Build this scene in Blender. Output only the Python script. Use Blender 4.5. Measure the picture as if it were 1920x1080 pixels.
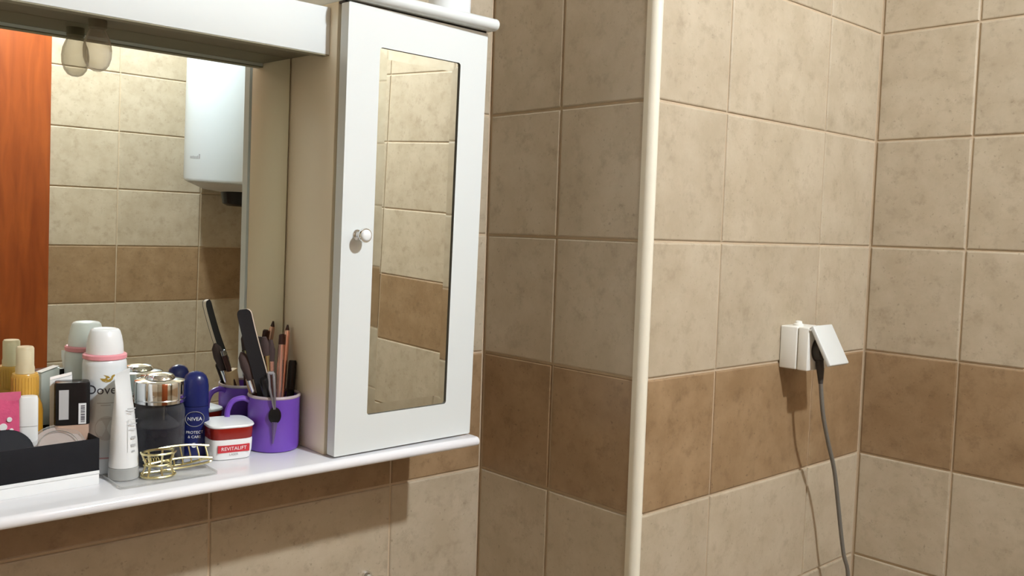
import bpy, bmesh, math, random
from math import sin, cos, pi, radians
from mathutils import Vector, Matrix

for o in list(bpy.data.objects):
    bpy.data.objects.remove(o)
SC = bpy.context.scene
COL = SC.collection
random.seed(7)
Z0 = 1.6                                   # height above the floor of the tile joint at eye level

# ------------------------------------------------------------------ camera
F_PX = 1717.0
YAW, PITCH, ROLL = 0.7456, -0.0633, -0.0325
CAM = Vector((-1.0223, -1.1732, 0.0095 + Z0))
fw = Vector((sin(YAW) * cos(PITCH), cos(YAW) * cos(PITCH), sin(PITCH)))
rt0 = Vector((cos(YAW), -sin(YAW), 0))
up0 = rt0.cross(fw)
rt = rt0 * cos(ROLL) - up0 * sin(ROLL)
up = up0 * cos(ROLL) + rt0 * sin(ROLL)
cd = bpy.data.cameras.new('camera')
cam = bpy.data.objects.new('camera', cd)
COL.objects.link(cam)
cd.sensor_width = 36.0
cd.lens = 36.0 * F_PX / 1920.0
cd.clip_start = 0.02
m3 = Matrix((rt, up, -fw)).transposed()
cam.matrix_world = Matrix.Translation(CAM) @ m3.to_4x4()
SC.camera = cam

# ------------------------------------------------------------------ world, exposure, lamp position
w = bpy.data.worlds.new('world')
SC.world = w
w.use_nodes = True
w.node_tree.nodes['Background'].inputs[0].default_value = (0.6, 0.6, 0.62, 1)
w.node_tree.nodes['Background'].inputs[1].default_value = 0.05
SC.view_settings.view_transform = 'Standard'
SC.view_settings.look = 'None'
SC.view_settings.gamma = 1.0
SC.view_settings.use_curve_mapping = False
SC.view_settings.exposure = 0.34
LAMP_POS = Vector((-0.13, -1.70, 1.14 + Z0))
LAMP_STRENGTH = 1330.0
LAMP_COLOR = (0.915, 1.0, 1.085)

# ------------------------------------------------------------------ frame of the tilted wall cabinet
TILT = radians(1.42)
ORG = Vector((-0.38, -0.02, -0.30 + Z0))
RT = Matrix.Rotation(TILT, 3, 'X')
RTI = RT.transposed()


def ray(px, py):
    return (fw + rt * ((px - 960) / F_PX) - up * ((py - 540) / F_PX)).normalized()


def loc(px, py, axis, val):
    """pixel -> cabinet coordinates, on the plane local[axis] = val"""
    c = RTI @ (CAM - ORG)
    v = RTI @ ray(px, py)
    return c + v * ((val - c[axis]) / v[axis])


def hit(px, py, axis, val):
    """pixel -> world point on the plane world[axis] = val"""
    v = ray(px, py)
    return CAM + v * ((val - CAM[axis]) / v[axis])


# ------------------------------------------------------------------ mesh helpers
class MB:
    def __init__(s):
        s.v, s.f, s.mi, s.m = [], [], [], 0

    def add(s, vs, fs):
        n = len(s.v)
        s.v += [Vector(p) for p in vs]
        s.f += [[i + n for i in f] for f in fs]
        s.mi += [s.m] * len(fs)
        return s

    def box(s, x0, x1, y0, y1, z0, z1):
        return s.add([(x0, y0, z0), (x1, y0, z0), (x1, y1, z0), (x0, y1, z0),
                      (x0, y0, z1), (x1, y0, z1), (x1, y1, z1), (x0, y1, z1)],
                     [(0, 3, 2, 1), (4, 5, 6, 7), (0, 1, 5, 4), (1, 2, 6, 5), (2, 3, 7, 6), (3, 0, 4, 7)])

    def loft(s, rings, cap0=True, cap1=True):
        n = len(rings[0])
        vs = [p for r in rings for p in r]
        fs = []
        for k in range(len(rings) - 1):
            for i in range(n):
                j = (i + 1) % n
                fs.append((k * n + i, k * n + j, (k + 1) * n + j, (k + 1) * n + i))
        if cap0:
            fs.append(tuple(reversed(range(n))))
        if cap1:
            fs.append(tuple(range((len(rings) - 1) * n, len(rings) * n)))
        return s.add(vs, fs)

    def lathe(s, prof, n=32, c=(0, 0), cap0=True, cap1=True, sx=1.0, sy=1.0, e=2.0):
        def pt(r, a):
            ca, sa = cos(a), sin(a)
            x = math.copysign(abs(ca) ** (2 / e), ca)
            y = math.copysign(abs(sa) ** (2 / e), sa)
            return x * r * sx + c[0], y * r * sy + c[1]
        rings = []
        for r, z in prof:
            r = max(r, 1e-5)
            rings.append([(*pt(r, 2 * pi * i / n), z) for i in range(n)])
        return s.loft(rings, cap0, cap1)

    def tube(s, pts, r, n=8, closed=False):
        pts = [Vector(p) for p in pts]
        N = len(pts)
        rs = r if isinstance(r, (list, tuple)) else [r] * N
        rings = []
        prev = None
        for i in range(N):
            if closed:
                t = pts[(i + 1) % N] - pts[i - 1]
            else:
                t = pts[min(i + 1, N - 1)] - pts[max(i - 1, 0)]
            t.normalize()
            if prev is None:
                a = Vector((0, 0, 1)) if abs(t.z) < 0.9 else Vector((1, 0, 0))
                u = t.cross(a).normalized()
            else:
                u = (prev - t * prev.dot(t)).normalized()
            prev = u
            w_ = t.cross(u)
            rings.append([pts[i] + (u * cos(2 * pi * k / n) + w_ * sin(2 * pi * k / n)) * rs[i] for k in range(n)])
        if closed:
            vs = [p for r_ in rings for p in r_]
            fs = []
            for k in range(N):
                k2 = (k + 1) % N
                for i in range(n):
                    j = (i + 1) % n
                    fs.append((k * n + i, k * n + j, k2 * n + j, k2 * n + i))
            return s.add(vs, fs)
        return s.loft(rings)

    def prism(s, pts, d):
        """pts: planar outline (3D), extruded by vector d"""
        d = Vector(d)
        n = len(pts)
        a = [Vector(p) for p in pts]
        b = [p + d for p in a]
        fs = [tuple(range(n)), tuple(reversed(range(n, 2 * n)))]
        for i in range(n):
            j = (i + 1) % n
            fs.append((i, i + n, j + n, j))
        return s.add(a + b, fs)


def smooth_path(pts, k=6):
    """Catmull-Rom through the points"""
    P = [Vector(p) for p in pts]
    out = []
    for i in range(len(P) - 1):
        p0, p1, p2, p3 = P[max(i - 1, 0)], P[i], P[i + 1], P[min(i + 2, len(P) - 1)]
        for q in range(k):
            t = q / k
            out.append(0.5 * ((2 * p1) + (p2 - p0) * t + (2 * p0 - 5 * p1 + 4 * p2 - p3) * t * t
                              + (3 * p1 - p0 - 3 * p2 + p3) * t ** 3))
    out.append(P[-1])
    return out


def obj(name, mb, mats, parent=None, bevel=0.0, seg=2, angle=35):
    me = bpy.data.meshes.new(name)
    me.from_pydata([tuple(p) for p in mb.v], [], mb.f)
    if not isinstance(mats, (list, tuple)):
        mats = [mats]
    for m in mats:
        me.materials.append(m)
    me.polygons.foreach_set('material_index', mb.mi)
    bm = bmesh.new()
    bm.from_mesh(me)
    bmesh.ops.remove_doubles(bm, verts=bm.verts, dist=1e-6)
    bmesh.ops.recalc_face_normals(bm, faces=bm.faces)
    if bevel > 0:
        es = [e for e in bm.edges if len(e.link_faces) == 2 and e.calc_face_angle(0) > radians(30)]
        bmesh.ops.bevel(bm, geom=es, offset=bevel, segments=seg, affect='EDGES', profile=0.5, clamp_overlap=True)
    bm.to_mesh(me)
    bm.free()
    me.shade_smooth()
    me.set_sharp_from_angle(angle=radians(angle))
    o = bpy.data.objects.new(name, me)
    COL.objects.link(o)
    if parent is not None:
        o.parent = parent
    return o


def tag(o, label, cat, group=None):
    o['label'] = label
    o['category'] = cat
    if group:
        o['group'] = group
    return o


def thing(name, label, cat, mat4=None, group=None):
    o = bpy.data.objects.new(name, None)
    o.empty_display_size = 0.02
    COL.objects.link(o)
    if mat4 is not None:
        o.matrix_world = mat4
    return tag(o, label, cat, group)


def on_shelf(x, y, z, rz=0.0):
    """matrix of a thing standing in the tilted cabinet frame"""
    p = ORG + RT @ Vector((x, y, z))
    return Matrix.Translation(p) @ (RT @ Matrix.Rotation(radians(rz), 3, 'Z')).to_4x4()


def struct(o):
    o['kind'] = 'structure'
    return o


def text_geo(body, size, align='CENTER'):
    cu = bpy.data.curves.new('txt', 'FONT')
    cu.body = body
    cu.size = size
    cu.align_x = align
    cu.align_y = 'CENTER'
    cu.resolution_u = 3
    t = bpy.data.objects.new('txt', cu)
    COL.objects.link(t)
    dg = bpy.context.evaluated_depsgraph_get()
    me = bpy.data.meshes.new_from_object(t.evaluated_get(dg))
    bm = bmesh.new()
    bm.from_mesh(me)
    bmesh.ops.triangulate(bm, faces=bm.faces)
    bmesh.ops.subdivide_edges(bm, edges=[e for e in bm.edges if e.calc_length() > size * 0.3], cuts=1)
    vs = [v.co.copy() for v in bm.verts]
    bm.verts.index_update()
    fs = [[v.index for v in f.verts] for f in bm.faces]
    bm.free()
    bpy.data.objects.remove(t)
    bpy.data.curves.remove(cu)
    bpy.data.meshes.remove(me)
    return vs, fs


def wrap_cyl(vs, r, z, a0=0.0, sx=1.0):
    """flat (x, y) -> on a cylinder round local z; a0 = angle from -Y (positive towards +X)"""
    out = []
    for v in vs:
        a = a0 + v.x * sx / r
        out.append((r * sin(a), -r * cos(a), z + v.y))
    return out


def grid_patch(w_, h_, nx, nz):
    vs = [Vector((-w_ / 2 + w_ * i / nx, -h_ / 2 + h_ * j / nz, 0)) for j in range(nz + 1) for i in range(nx + 1)]
    fs = [(j * (nx + 1) + i, j * (nx + 1) + i + 1, (j + 1) * (nx + 1) + i + 1, (j + 1) * (nx + 1) + i)
          for j in range(nz) for i in range(nx)]
    return vs, fs


# ------------------------------------------------------------------ materials
def pm(name, col, rough=0.5, metal=0.0, spec=0.5, var=0.05, scale=40.0, bump=0.0, trans=0.0, ior=1.45,
       coat=0.0, bscale=None, emis=None, aniso=(1, 1, 1)):
    m = bpy.data.materials.new(name)
    m.use_nodes = True
    nt = m.node_tree
    b = nt.nodes['Principled BSDF']
    tc = nt.nodes.new('ShaderNodeTexCoord')
    mp = nt.nodes.new('ShaderNodeMapping')
    mp.inputs['Scale'].default_value = aniso
    nz = nt.nodes.new('ShaderNodeTexNoise')
    nz.inputs['Scale'].default_value = scale
    nz.inputs['Detail'].default_value = 4
    nt.links.new(tc.outputs['Object'], mp.inputs['Vector'])
    nt.links.new(mp.outputs['Vector'], nz.inputs['Vector'])
    mx = nt.nodes.new('ShaderNodeMix')
    mx.data_type = 'RGBA'
    mx.inputs['A'].default_value = (*[max(c * (1 - var), 0) for c in col], 1)
    mx.inputs['B'].default_value = (*[min(c * (1 + var), 1) for c in col], 1)
    nt.links.new(nz.outputs['Fac'], mx.inputs['Factor'])
    nt.links.new(mx.outputs['Result'], b.inputs['Base Color'])
    b.inputs['Roughness'].default_value = rough
    b.inputs['Metallic'].default_value = metal
    b.inputs['Specular IOR Level'].default_value = spec
    b.inputs['Transmission Weight'].default_value = trans
    b.inputs['IOR'].default_value = ior
    b.inputs['Coat Weight'].default_value = coat
    if emis:
        b.inputs['Emission Color'].default_value = (*emis[0], 1)
        b.inputs['Emission Strength'].default_value = emis[1]
    if bump > 0:
        nb = nt.nodes.new('ShaderNodeTexNoise')
        nb.inputs['Scale'].default_value = bscale or scale
        nb.inputs['Detail'].default_value = 3
        nt.links.new(mp.outputs['Vector'], nb.inputs['Vector'])
        bp = nt.nodes.new('ShaderNodeBump')
        bp.inputs['Strength'].default_value = bump
        bp.inputs['Distance'].default_value = 0.001
        nt.links.new(nb.outputs['Fac'], bp.inputs['Height'])
        nt.links.new(bp.outputs['Normal'], b.inputs['Normal'])
    return m


def tile_mat(name, base, dark, light, rough=0.42):
    """mottled stoneware tile: clouds, small dark pits, each tile with its own offset and tone"""
    m = bpy.data.materials.new(name)
    m.use_nodes = True
    nt = m.node_tree
    L = nt.links.new
    b = nt.nodes['Principled BSDF']
    tc = nt.nodes.new('ShaderNodeTexCoord')
    oi = nt.nodes.new('ShaderNodeObjectInfo')
    mul = nt.nodes.new('ShaderNodeMath'); mul.operation = 'MULTIPLY'; mul.inputs[1].default_value = 57.0
    L(oi.outputs['Random'], mul.inputs[0])
    cmb = nt.nodes.new('ShaderNodeCombineXYZ')
    L(mul.outputs[0], cmb.inputs[0]); L(mul.outputs[0], cmb.inputs[1])
    add = nt.nodes.new('ShaderNodeVectorMath'); add.operation = 'ADD'
    L(tc.outputs['Object'], add.inputs[0]); L(cmb.outputs[0], add.inputs[1])

    def noise(scale, detail, rgh=0.55):
        n = nt.nodes.new('ShaderNodeTexNoise')
        n.inputs['Scale'].default_value = scale
        n.inputs['Detail'].default_value = detail
        n.inputs['Roughness'].default_value = rgh
        L(add.outputs[0], n.inputs['Vector'])
        return n

    def ramp(src, p0, p1, c0, c1):
        r = nt.nodes.new('ShaderNodeValToRGB')
        r.color_ramp.elements[0].position = p0
        r.color_ramp.elements[1].position = p1
        r.color_ramp.elements[0].color = c0
        r.color_ramp.elements[1].color = c1
        L(src, r.inputs['Fac'])
        return r

    def mix(fac, a, bb, blend='MIX'):
        x = nt.nodes.new('ShaderNodeMix'); x.data_type = 'RGBA'; x.blend_type = blend
        L(fac, x.inputs['Factor'])
        for sock, val in (('A', a), ('B', bb)):
            if hasattr(val, 'default_value') or hasattr(val, 'is_linked'):
                L(val, x.inputs[sock])
            else:
                x.inputs[sock].default_value = (*val, 1)
        return x.outputs['Result']
    W, K = (1, 1, 1, 1), (0, 0, 0, 1)
    clouds = ramp(noise(15, 8, 0.68).outputs['Fac'], 0.38, 0.64, K, W)
    c1 = mix(clouds.outputs['Color'], base, light)
    blot = ramp(noise(38, 7, 0.68).outputs['Fac'], 0.52, 0.72, K, (0.52, 0.52, 0.52, 1))
    c2 = mix(blot.outputs['Color'], c1, dark)
    pits = ramp(noise(150, 3).outputs['Fac'], 0.64, 0.76, K, (0.55, 0.55, 0.55, 1))
    c3 = mix(pits.outputs['Color'], c2, tuple(x * 0.72 for x in dark))
    rnd = nt.nodes.new('ShaderNodeMapRange')
    rnd.inputs['To Min'].default_value = 0.955
    rnd.inputs['To Max'].default_value = 1.045
    L(oi.outputs['Random'], rnd.inputs['Value'])
    hs = nt.nodes.new('ShaderNodeHueSaturation')
    L(rnd.outputs['Result'], hs.inputs['Value'])
    L(c3, hs.inputs['Color'])
    L(hs.outputs['Color'], b.inputs['Base Color'])
    b.inputs['Roughness'].default_value = rough
    b.inputs['Specular IOR Level'].default_value = 0.75
    bp = nt.nodes.new('ShaderNodeBump')
    bp.inputs['Strength'].default_value = 0.25
    bp.inputs['Distance'].default_value = 0.0008
    L(noise(45, 4).outputs['Fac'], bp.inputs['Height'])
    L(bp.outputs['Normal'], b.inputs['Normal'])
    return m


def clear_mat(name, col, opacity, rough=0.05, edge=0.55, spec=0.5):
    """clear plastic or thin glass: part see-through, part surface"""
    m = pm(name, col, rough, var=0.04, spec=spec)
    nt = m.node_tree
    b = nt.nodes['Principled BSDF']
    b.inputs['Alpha'].default_value = 1.0
    tr = nt.nodes.new('ShaderNodeBsdfTransparent')
    tr.inputs['Color'].default_value = (*[min(1, 0.5 + c / 2) for c in col], 1)
    fr = nt.nodes.new('ShaderNodeLayerWeight')
    fr.inputs['Blend'].default_value = 0.35
    mr = nt.nodes.new('ShaderNodeMapRange')
    mr.inputs['To Min'].default_value = opacity
    mr.inputs['To Max'].default_value = min(1.0, opacity + edge)
    nt.links.new(fr.outputs['Facing'], mr.inputs['Value'])
    mx = nt.nodes.new('ShaderNodeMixShader')
    nt.links.new(mr.outputs['Result'], mx.inputs[0])
    nt.links.new(tr.outputs[0], mx.inputs[1])
    nt.links.new(b.outputs[0], mx.inputs[2])
    nt.links.new(mx.outputs[0], nt.nodes['Material Output'].inputs['Surface'])
    return m


M = {}
M['beige'] = tile_mat('beige_tile', (0.430, 0.349, 0.240), (0.277, 0.209, 0.131), (0.500, 0.415, 0.298))
M['brown'] = tile_mat('brown_tile', (0.264, 0.163, 0.079), (0.135, 0.072, 0.029), (0.338, 0.221, 0.117))
M['grout'] = pm('grout', (0.52, 0.405, 0.275), 0.9, var=0.12, scale=60, bump=0.3, bscale=300)
M['trim'] = pm('cream_trim', (0.80, 0.74, 0.60), 0.3, var=0.03)
M['ceil'] = pm('ceiling_paint', (0.66, 0.65, 0.61), 0.9, var=0.03, scale=6)
M['floor'] = tile_mat('floor_tile', (0.60, 0.54, 0.45), (0.47, 0.41, 0.32), (0.66, 0.60, 0.51))
M['lacq'] = pm('white_lacquer', (0.71, 0.735, 0.715), 0.34, var=0.012, scale=8)
M['lacq_in'] = pm('bounce_tinted_laminate', (0.82, 0.725, 0.545), 0.36, var=0.03, scale=8)  # white laminate with warm bounced light tinted into its colour
M['shelfw'] = pm('white_laminate', (0.83, 0.82, 0.83), 0.16, var=0.015, scale=12)
M['mirror'] = pm('mirror_silver', (0.87, 0.90, 0.85), 0.0, metal=1.0, var=0.004, scale=3)
M['bevelm'] = pm('mirror_bevel', (0.80, 0.83, 0.78), 0.03, metal=1.0, var=0.01, scale=20)
M['chrome'] = pm('chrome', (0.80, 0.80, 0.80), 0.07, metal=1.0, var=0.02)
M['silver'] = pm('brushed_silver', (0.74, 0.74, 0.73), 0.16, metal=1.0, var=0.04, scale=50)
M['gold'] = pm('pale_gold_wire', (0.78, 0.71, 0.42), 0.24, metal=1.0, var=0.06)
M['rose'] = pm('rose_gold', (0.78, 0.47, 0.38), 0.25, metal=0.8, var=0.05)
M['white'] = pm('white_plastic', (0.82, 0.83, 0.82), 0.30, var=0.015)
M['cream'] = pm('cream_plastic', (0.82, 0.80, 0.73), 0.35, var=0.02)
M['creamlid'] = pm('white_lid_plastic', (0.64, 0.645, 0.61), 0.32, var=0.02)
M['enamel'] = pm('white_enamel', (0.61, 0.66, 0.675), 0.22, var=0.01, scale=5)
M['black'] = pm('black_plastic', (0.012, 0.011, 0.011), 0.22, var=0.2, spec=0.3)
M['blackm'] = pm('black_card', (0.012, 0.012, 0.014), 0.55, spec=0.15, var=0.15, scale=90)
M['dark'] = pm('dark_rubber', (0.05, 0.042, 0.035), 0.55, var=0.15)
M['grey'] = pm('grey_cable', (0.17, 0.155, 0.13), 0.5, var=0.08)
M['greyp'] = pm('grey_print', (0.30, 0.30, 0.30), 0.5, var=0.06)
M['lgrey'] = pm('light_grey_print', (0.50, 0.50, 0.50), 0.45, var=0.05)
M['pgrey'] = pm('pale_grey_print', (0.60, 0.60, 0.60), 0.4, var=0.05)
M['pink'] = pm('pink_plastic', (0.80, 0.32, 0.36), 0.35, var=0.04)
M['hotpink'] = pm('pink_foil', (0.62, 0.09, 0.20), 0.35, var=0.18, scale=120, bump=0.6, bscale=160)
M['navy'] = pm('navy_plastic', (0.012, 0.018, 0.105), 0.25, var=0.08)
M['ink'] = pm('dark_print', (0.05, 0.045, 0.06), 0.45, var=0.1)
M['red'] = pm('red_plastic', (0.26, 0.014, 0.008), 0.2, var=0.12)
M['redlab'] = pm('red_label', (0.55, 0.03, 0.04), 0.35, var=0.05)
M['purple'] = pm('purple_glaze', (0.165, 0.065, 0.44), 0.3, var=0.05, scale=25)
M['mugrim'] = pm('worn_mug_rim', (0.44, 0.36, 0.38), 0.35, var=0.15, scale=150)
M['mugin'] = pm('mug_inside', (0.30, 0.27, 0.30), 0.4, var=0.08)
M['amber'] = pm('amber_liquid', (0.72, 0.36, 0.035), 0.12, var=0.06, trans=0.35, ior=1.33, spec=0.6)
M['ambern'] = pm('amber_neck', (0.74, 0.42, 0.075), 0.25, var=0.06, trans=0.2)
M['frost'] = clear_mat('frosted_cap', (0.86, 0.76, 0.52), 0.55, 0.25)
M['clear'] = clear_mat('clear_plastic', (0.80, 0.80, 0.78), 0.05, 0.06)
M['bulb'] = clear_mat('bulb_glass', (0.62, 0.57, 0.48), 0.16, 0.10)
M['glass'] = clear_mat('bottle_glass', (0.34, 0.34, 0.36), 0.05, 0.03, edge=0.40, spec=0.9)
M['liquid'] = pm('dark_violet_liquid', (0.010, 0.007, 0.018), 0.15, var=0.15)
M['capf'] = clear_mat('frosted_grey_cap', (0.58, 0.59, 0.57), 0.62, 0.3)
M['beigeliq'] = pm('foundation_beige', (0.58, 0.40, 0.30), 0.2, var=0.03)
M['powder'] = pm('powder_rose', (0.60, 0.47, 0.42), 0.35, var=0.05)
M['wood'] = pm('pale_wood', (0.55, 0.36, 0.19), 0.6, var=0.1, scale=60)
M['file'] = pm('black_emery', (0.018, 0.016, 0.018), 0.85, var=0.4, scale=800)
M['fileedge'] = pm('beige_foam', (0.62, 0.50, 0.38), 0.7, var=0.05)
M['brownst'] = pm('dark_brown_lacquer', (0.055, 0.022, 0.018), 0.25, var=0.15)
M['bristle'] = pm('brush_hair', (0.055, 0.032, 0.028), 0.8, var=0.5, scale=500, aniso=(1, 1, 0.05))
M['gunmetal'] = pm('grey_metal', (0.30, 0.29, 0.31), 0.3, metal=0.7, var=0.05)
M['teal'] = pm('pale_teal_print', (0.42, 0.60, 0.58), 0.4, var=0.05)
M['under'] = pm('boiler_base', (0.46, 0.44, 0.40), 0.4, var=0.05)
M['golde'] = pm('gold_print', (0.48, 0.31, 0.06), 0.35, metal=0.3, var=0.1)


def wood_door_mat():
    m = bpy.data.materials.new('orange_veneer')
    m.use_nodes = True
    nt = m.node_tree
    L = nt.links.new
    b = nt.nodes['Principled BSDF']
    tc = nt.nodes.new('ShaderNodeTexCoord')
    mp = nt.nodes.new('ShaderNodeMapping')
    mp.inputs['Scale'].default_value = (1, 1, 0.12)
    L(tc.outputs['Object'], mp.inputs['Vector'])
    n = nt.nodes.new('ShaderNodeTexNoise')
    n.inputs['Scale'].default_value = 34
    n.inputs['Detail'].default_value = 6
    n.inputs['Distortion'].default_value = 0.6
    L(mp.outputs[0], n.inputs['Vector'])
    r = nt.nodes.new('ShaderNodeValToRGB')
    r.color_ramp.elements[0].position = 0.3
    r.color_ramp.elements[0].color = (0.20, 0.034, 0.003, 1)
    r.color_ramp.elements[1].position = 0.72
    r.color_ramp.elements[1].color = (0.31, 0.067, 0.008, 1)
    L(n.outputs['Fac'], r.inputs['Fac'])
    L(r.outputs['Color'], b.inputs['Base Color'])
    b.inputs['Roughness'].default_value = 0.38
    return m


M['door'] = wood_door_mat()

# ------------------------------------------------------------------ room shell
XB, YC, XD, YE, XF = 0.0, -0.3449, 0.6731, -2.193, -1.90
CEIL = 2.90
TH = 0.2          # tile course
TW = 0.3          # tile length
G = 0.0036        # joint
GD = 0.0026       # depth of the joint behind the tile face

wall_a = struct(obj('wall_back', MB().box(XF - 0.1, XB + GD, GD, 0.12, 0, CEIL), M['grout']))
wall_b = struct(obj('wall_pier_side', MB().box(XB + GD, XB + 0.05, YC + 0.012, GD + 0.1, 0, CEIL), M['grout']))
wall_c = struct(obj('wall_pier_front', MB().box(XB + 0.012, XD + GD, YC + GD, YC + 0.06, 0, CEIL), M['grout']))
wall_d = struct(obj('wall_right', MB().box(XD + GD, XD + 0.12, YE - 0.12, YC + 0.06, 0, CEIL), M['grout']))
wall_e = struct(obj('wall_front', MB().box(XF - 0.1, XD + GD, YE - 0.12, YE - GD, 0, CEIL), M['grout']))
wall_f = struct(obj('wall_left', MB().box(XF - 0.12, XF - GD, YE - 0.12, 0.12, 0, CEIL), M['grout']))
struct(obj('floor', MB().box(XF - 0.12, XD + 0.12, YE - 0.12, 0.12, -0.1, 0), M['floor']))
struct(obj('ceiling', MB().box(XF - 0.12, XD + 0.12, YE - 0.12, 0.12, CEIL, CEIL + 0.1), M['ceil']))

TILE_ME = {}


def tile_mesh(w_, h_, kind):
    key = (round(w_, 4), round(h_, 4), kind)
    if key not in TILE_ME:
        a, c, bv = w_ / 2, h_ / 2, 0.0024
        mb = MB()
        ring = lambda u, v, y: [(-u, y, -v), (u, y, -v), (u, y, v), (-u, y, v)]
        mb.loft([ring(a, c, 0.005), ring(a, c, 0.0020), ring(a - 0.0008, c - 0.0008, 0.0007), ring(a - bv, c - bv, 0)],
                cap0=False)
        o = obj('tile', mb, M[kind], angle=10)
        TILE_ME[key] = o.data
        bpy.data.objects.remove(o)
    return TILE_ME[key]


def tile_wall(wall, to_world, rz, cols, skip=None):
    """cols: joint positions along the wall; to_world(u) -> (x, y) on the wall face"""
    zs = [k * TH for k in range(0, 15)] + [CEIL]
    for r in range(len(zs) - 1):
        z0, z1 = zs[r], zs[r + 1]
        kind = 'brown' if abs(z0 - (Z0 - 2 * TH)) < 0.01 else 'beige'
        for c in range(len(cols) - 1):
            u0, u1 = sorted((cols[c], cols[c + 1]))
            if skip and skip(u0, u1, z0, z1):
                continue
            me = tile_mesh(u1 - u0 - G, z1 - z0 - G, kind)
            o = bpy.data.objects.new('tile', me)
            COL.objects.link(o)
            x, y = to_world((u0 + u1) / 2)
            o.location = (x, y, (z0 + z1) / 2)
            o.rotation_euler = (radians(random.uniform(-.10, .10)), 0, rz + radians(random.uniform(-.10, .10)))
            o.parent = wall


tile_wall(wall_a, lambda u: (u, 0), 0, [-0.001, -0.186, -0.486, -0.786, -1.086, -1.386, -1.686, XF])
tile_wall(wall_b, lambda u: (XB, u), -pi / 2, [-0.001, -0.1651, -0.3385])
tile_wall(wall_c, lambda u: (u, YC), 0, [0.0105, 0.1838, 0.4838, XD - 0.001])
tile_wall(wall_d, lambda u: (XD, u), -pi / 2, [YC - 0.001, -0.5207, -0.8207, -1.1207, -1.4207, -1.7207, -2.0207, YE])
DOOR_X0, DOOR_X1, DOOR_TOP = -1.02, -0.082, 2.36
tile_wall(wall_e, lambda u: (u, YE), pi, [XD - 0.001, 0.4405, 0.1405, -0.1595, -0.4595, -0.7595, -1.0595, -1.3595, -1.6595, XF],
          skip=lambda u0, u1, z0, z1: u0 > DOOR_X0 and u1 < DOOR_X1 and z1 < DOOR_TOP)
tile_wall(wall_f, lambda u: (XF, u), pi / 2, [-0.001, -0.3, -0.6, -0.9, -1.2, -1.5, -1.8, -2.1, YE])

# corner bead of the pier
mb = MB()
prof = [(0.020, YC + 0.016), (-0.0004, YC + 0.016), (-0.0012, YC + 0.0075)]
cx_, cy_, rr_ = 0.0088, YC + 0.0068, 0.0100
for k in range(0, 9):
    a = pi + (pi / 2) * k / 8
    prof.append((cx_ + rr_ * cos(a), cy_ + rr_ * sin(a)))
prof += [(0.0115, YC - 0.0026), (0.020, YC + 0.003)]
mb.prism([(x, y, 0.001) for x, y in prof], (0, 0, CEIL - 0.002))
struct(obj('trim_1', mb, M['trim'], angle=50))

# door in the opposite wall (seen in the mirror)
mb = MB().box(DOOR_X0, DOOR_X1, YE - 0.02, YE + 0.030, 0.001, DOOR_TOP)
door1 = struct(obj('door_1', MB().box(DOOR_X0 + 0.085, DOOR_X1 - 0.005, YE - 0.015, YE + 0.022, 0.006, DOOR_TOP - 0.085),
                   M['door'], bevel=0.002))
mb = MB()
mb.box(DOOR_X0, DOOR_X0 + 0.082, YE - 0.015, YE + 0.032, 0.001, DOOR_TOP)
mb.box(DOOR_X0 + 0.0825, DOOR_X1, YE - 0.015, YE + 0.032, DOOR_TOP - 0.08, DOOR_TOP)
obj('door_frame', mb, M['door'], door1)
mb = MB()
mb.tube([(-0.90, YE + 0.022, 1.02), (-0.90, YE + 0.07, 1.02), (-0.885, YE + 0.078, 1.02), (-0.80, YE + 0.078, 1.02)], 0.009, 10)
obj('door_handle', mb, M['silver'], door1)

# ------------------------------------------------------------------ ceiling lamp
lamp = thing('ceiling_lamp', 'glowing round globe lamp fixed under the bathroom ceiling', 'lamp',
             Matrix.Translation(LAMP_POS))
hz = CEIL - LAMP_POS.z
obj('base', MB().lathe([(0.06, hz), (0.062, hz - 0.02), (0.05, hz - 0.032), (0.02, hz - 0.05), (0.018, 0.061)], 28), M['white'], lamp)
mb = MB().lathe([(0.045 * sin(pi * k / 16), -0.045 * cos(pi * k / 16)) for k in range(17)], 28)
obj('added_baffle', MB().lathe([(0.105, -0.006), (0.102, 0.012), (0.085, 0.036), (0.050, 0.056), (0.019, 0.060), (0.019, 0.058), (0.049, 0.054), (0.083, 0.034), (0.100, 0.011), (0.103, -0.006)], 36, cap0=False, cap1=False), M['white'], lamp)  # unseen dish added to keep the lamp's light off the ceiling
obj('globe', mb, pm('lamp_glow', (0.9, 0.9, 0.9), 0.5, emis=(LAMP_COLOR, LAMP_STRENGTH)), lamp)

# ------------------------------------------------------------------ mirror cabinet
XL, XR = -0.0117, 0.2249
CL = -0.70                   # far end of the cabinet, outside the picture
ZS = 0.008                   # top of the shelf
cab = thing('mirror_cabinet', 'white wall cabinet with wide mirror, narrow mirrored door and long shelf', 'cabinet',
            on_shelf(0, 0, 0))


def bullnose(x0, x1, y_front, y_back, z0, z1):
    r = (z1 - z0) / 2
    pr = [(x0, y_back, z0)]
    for k in range(0, 11):
        a = -pi / 2 - pi * k / 10
        pr.append((x0, y_front + r + r * cos(a), (z0 + z1) / 2 + r * sin(a)))
    pr.append((x0, y_back, z1))
    return MB().prism(pr, (x1 - x0, 0, 0))


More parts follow.
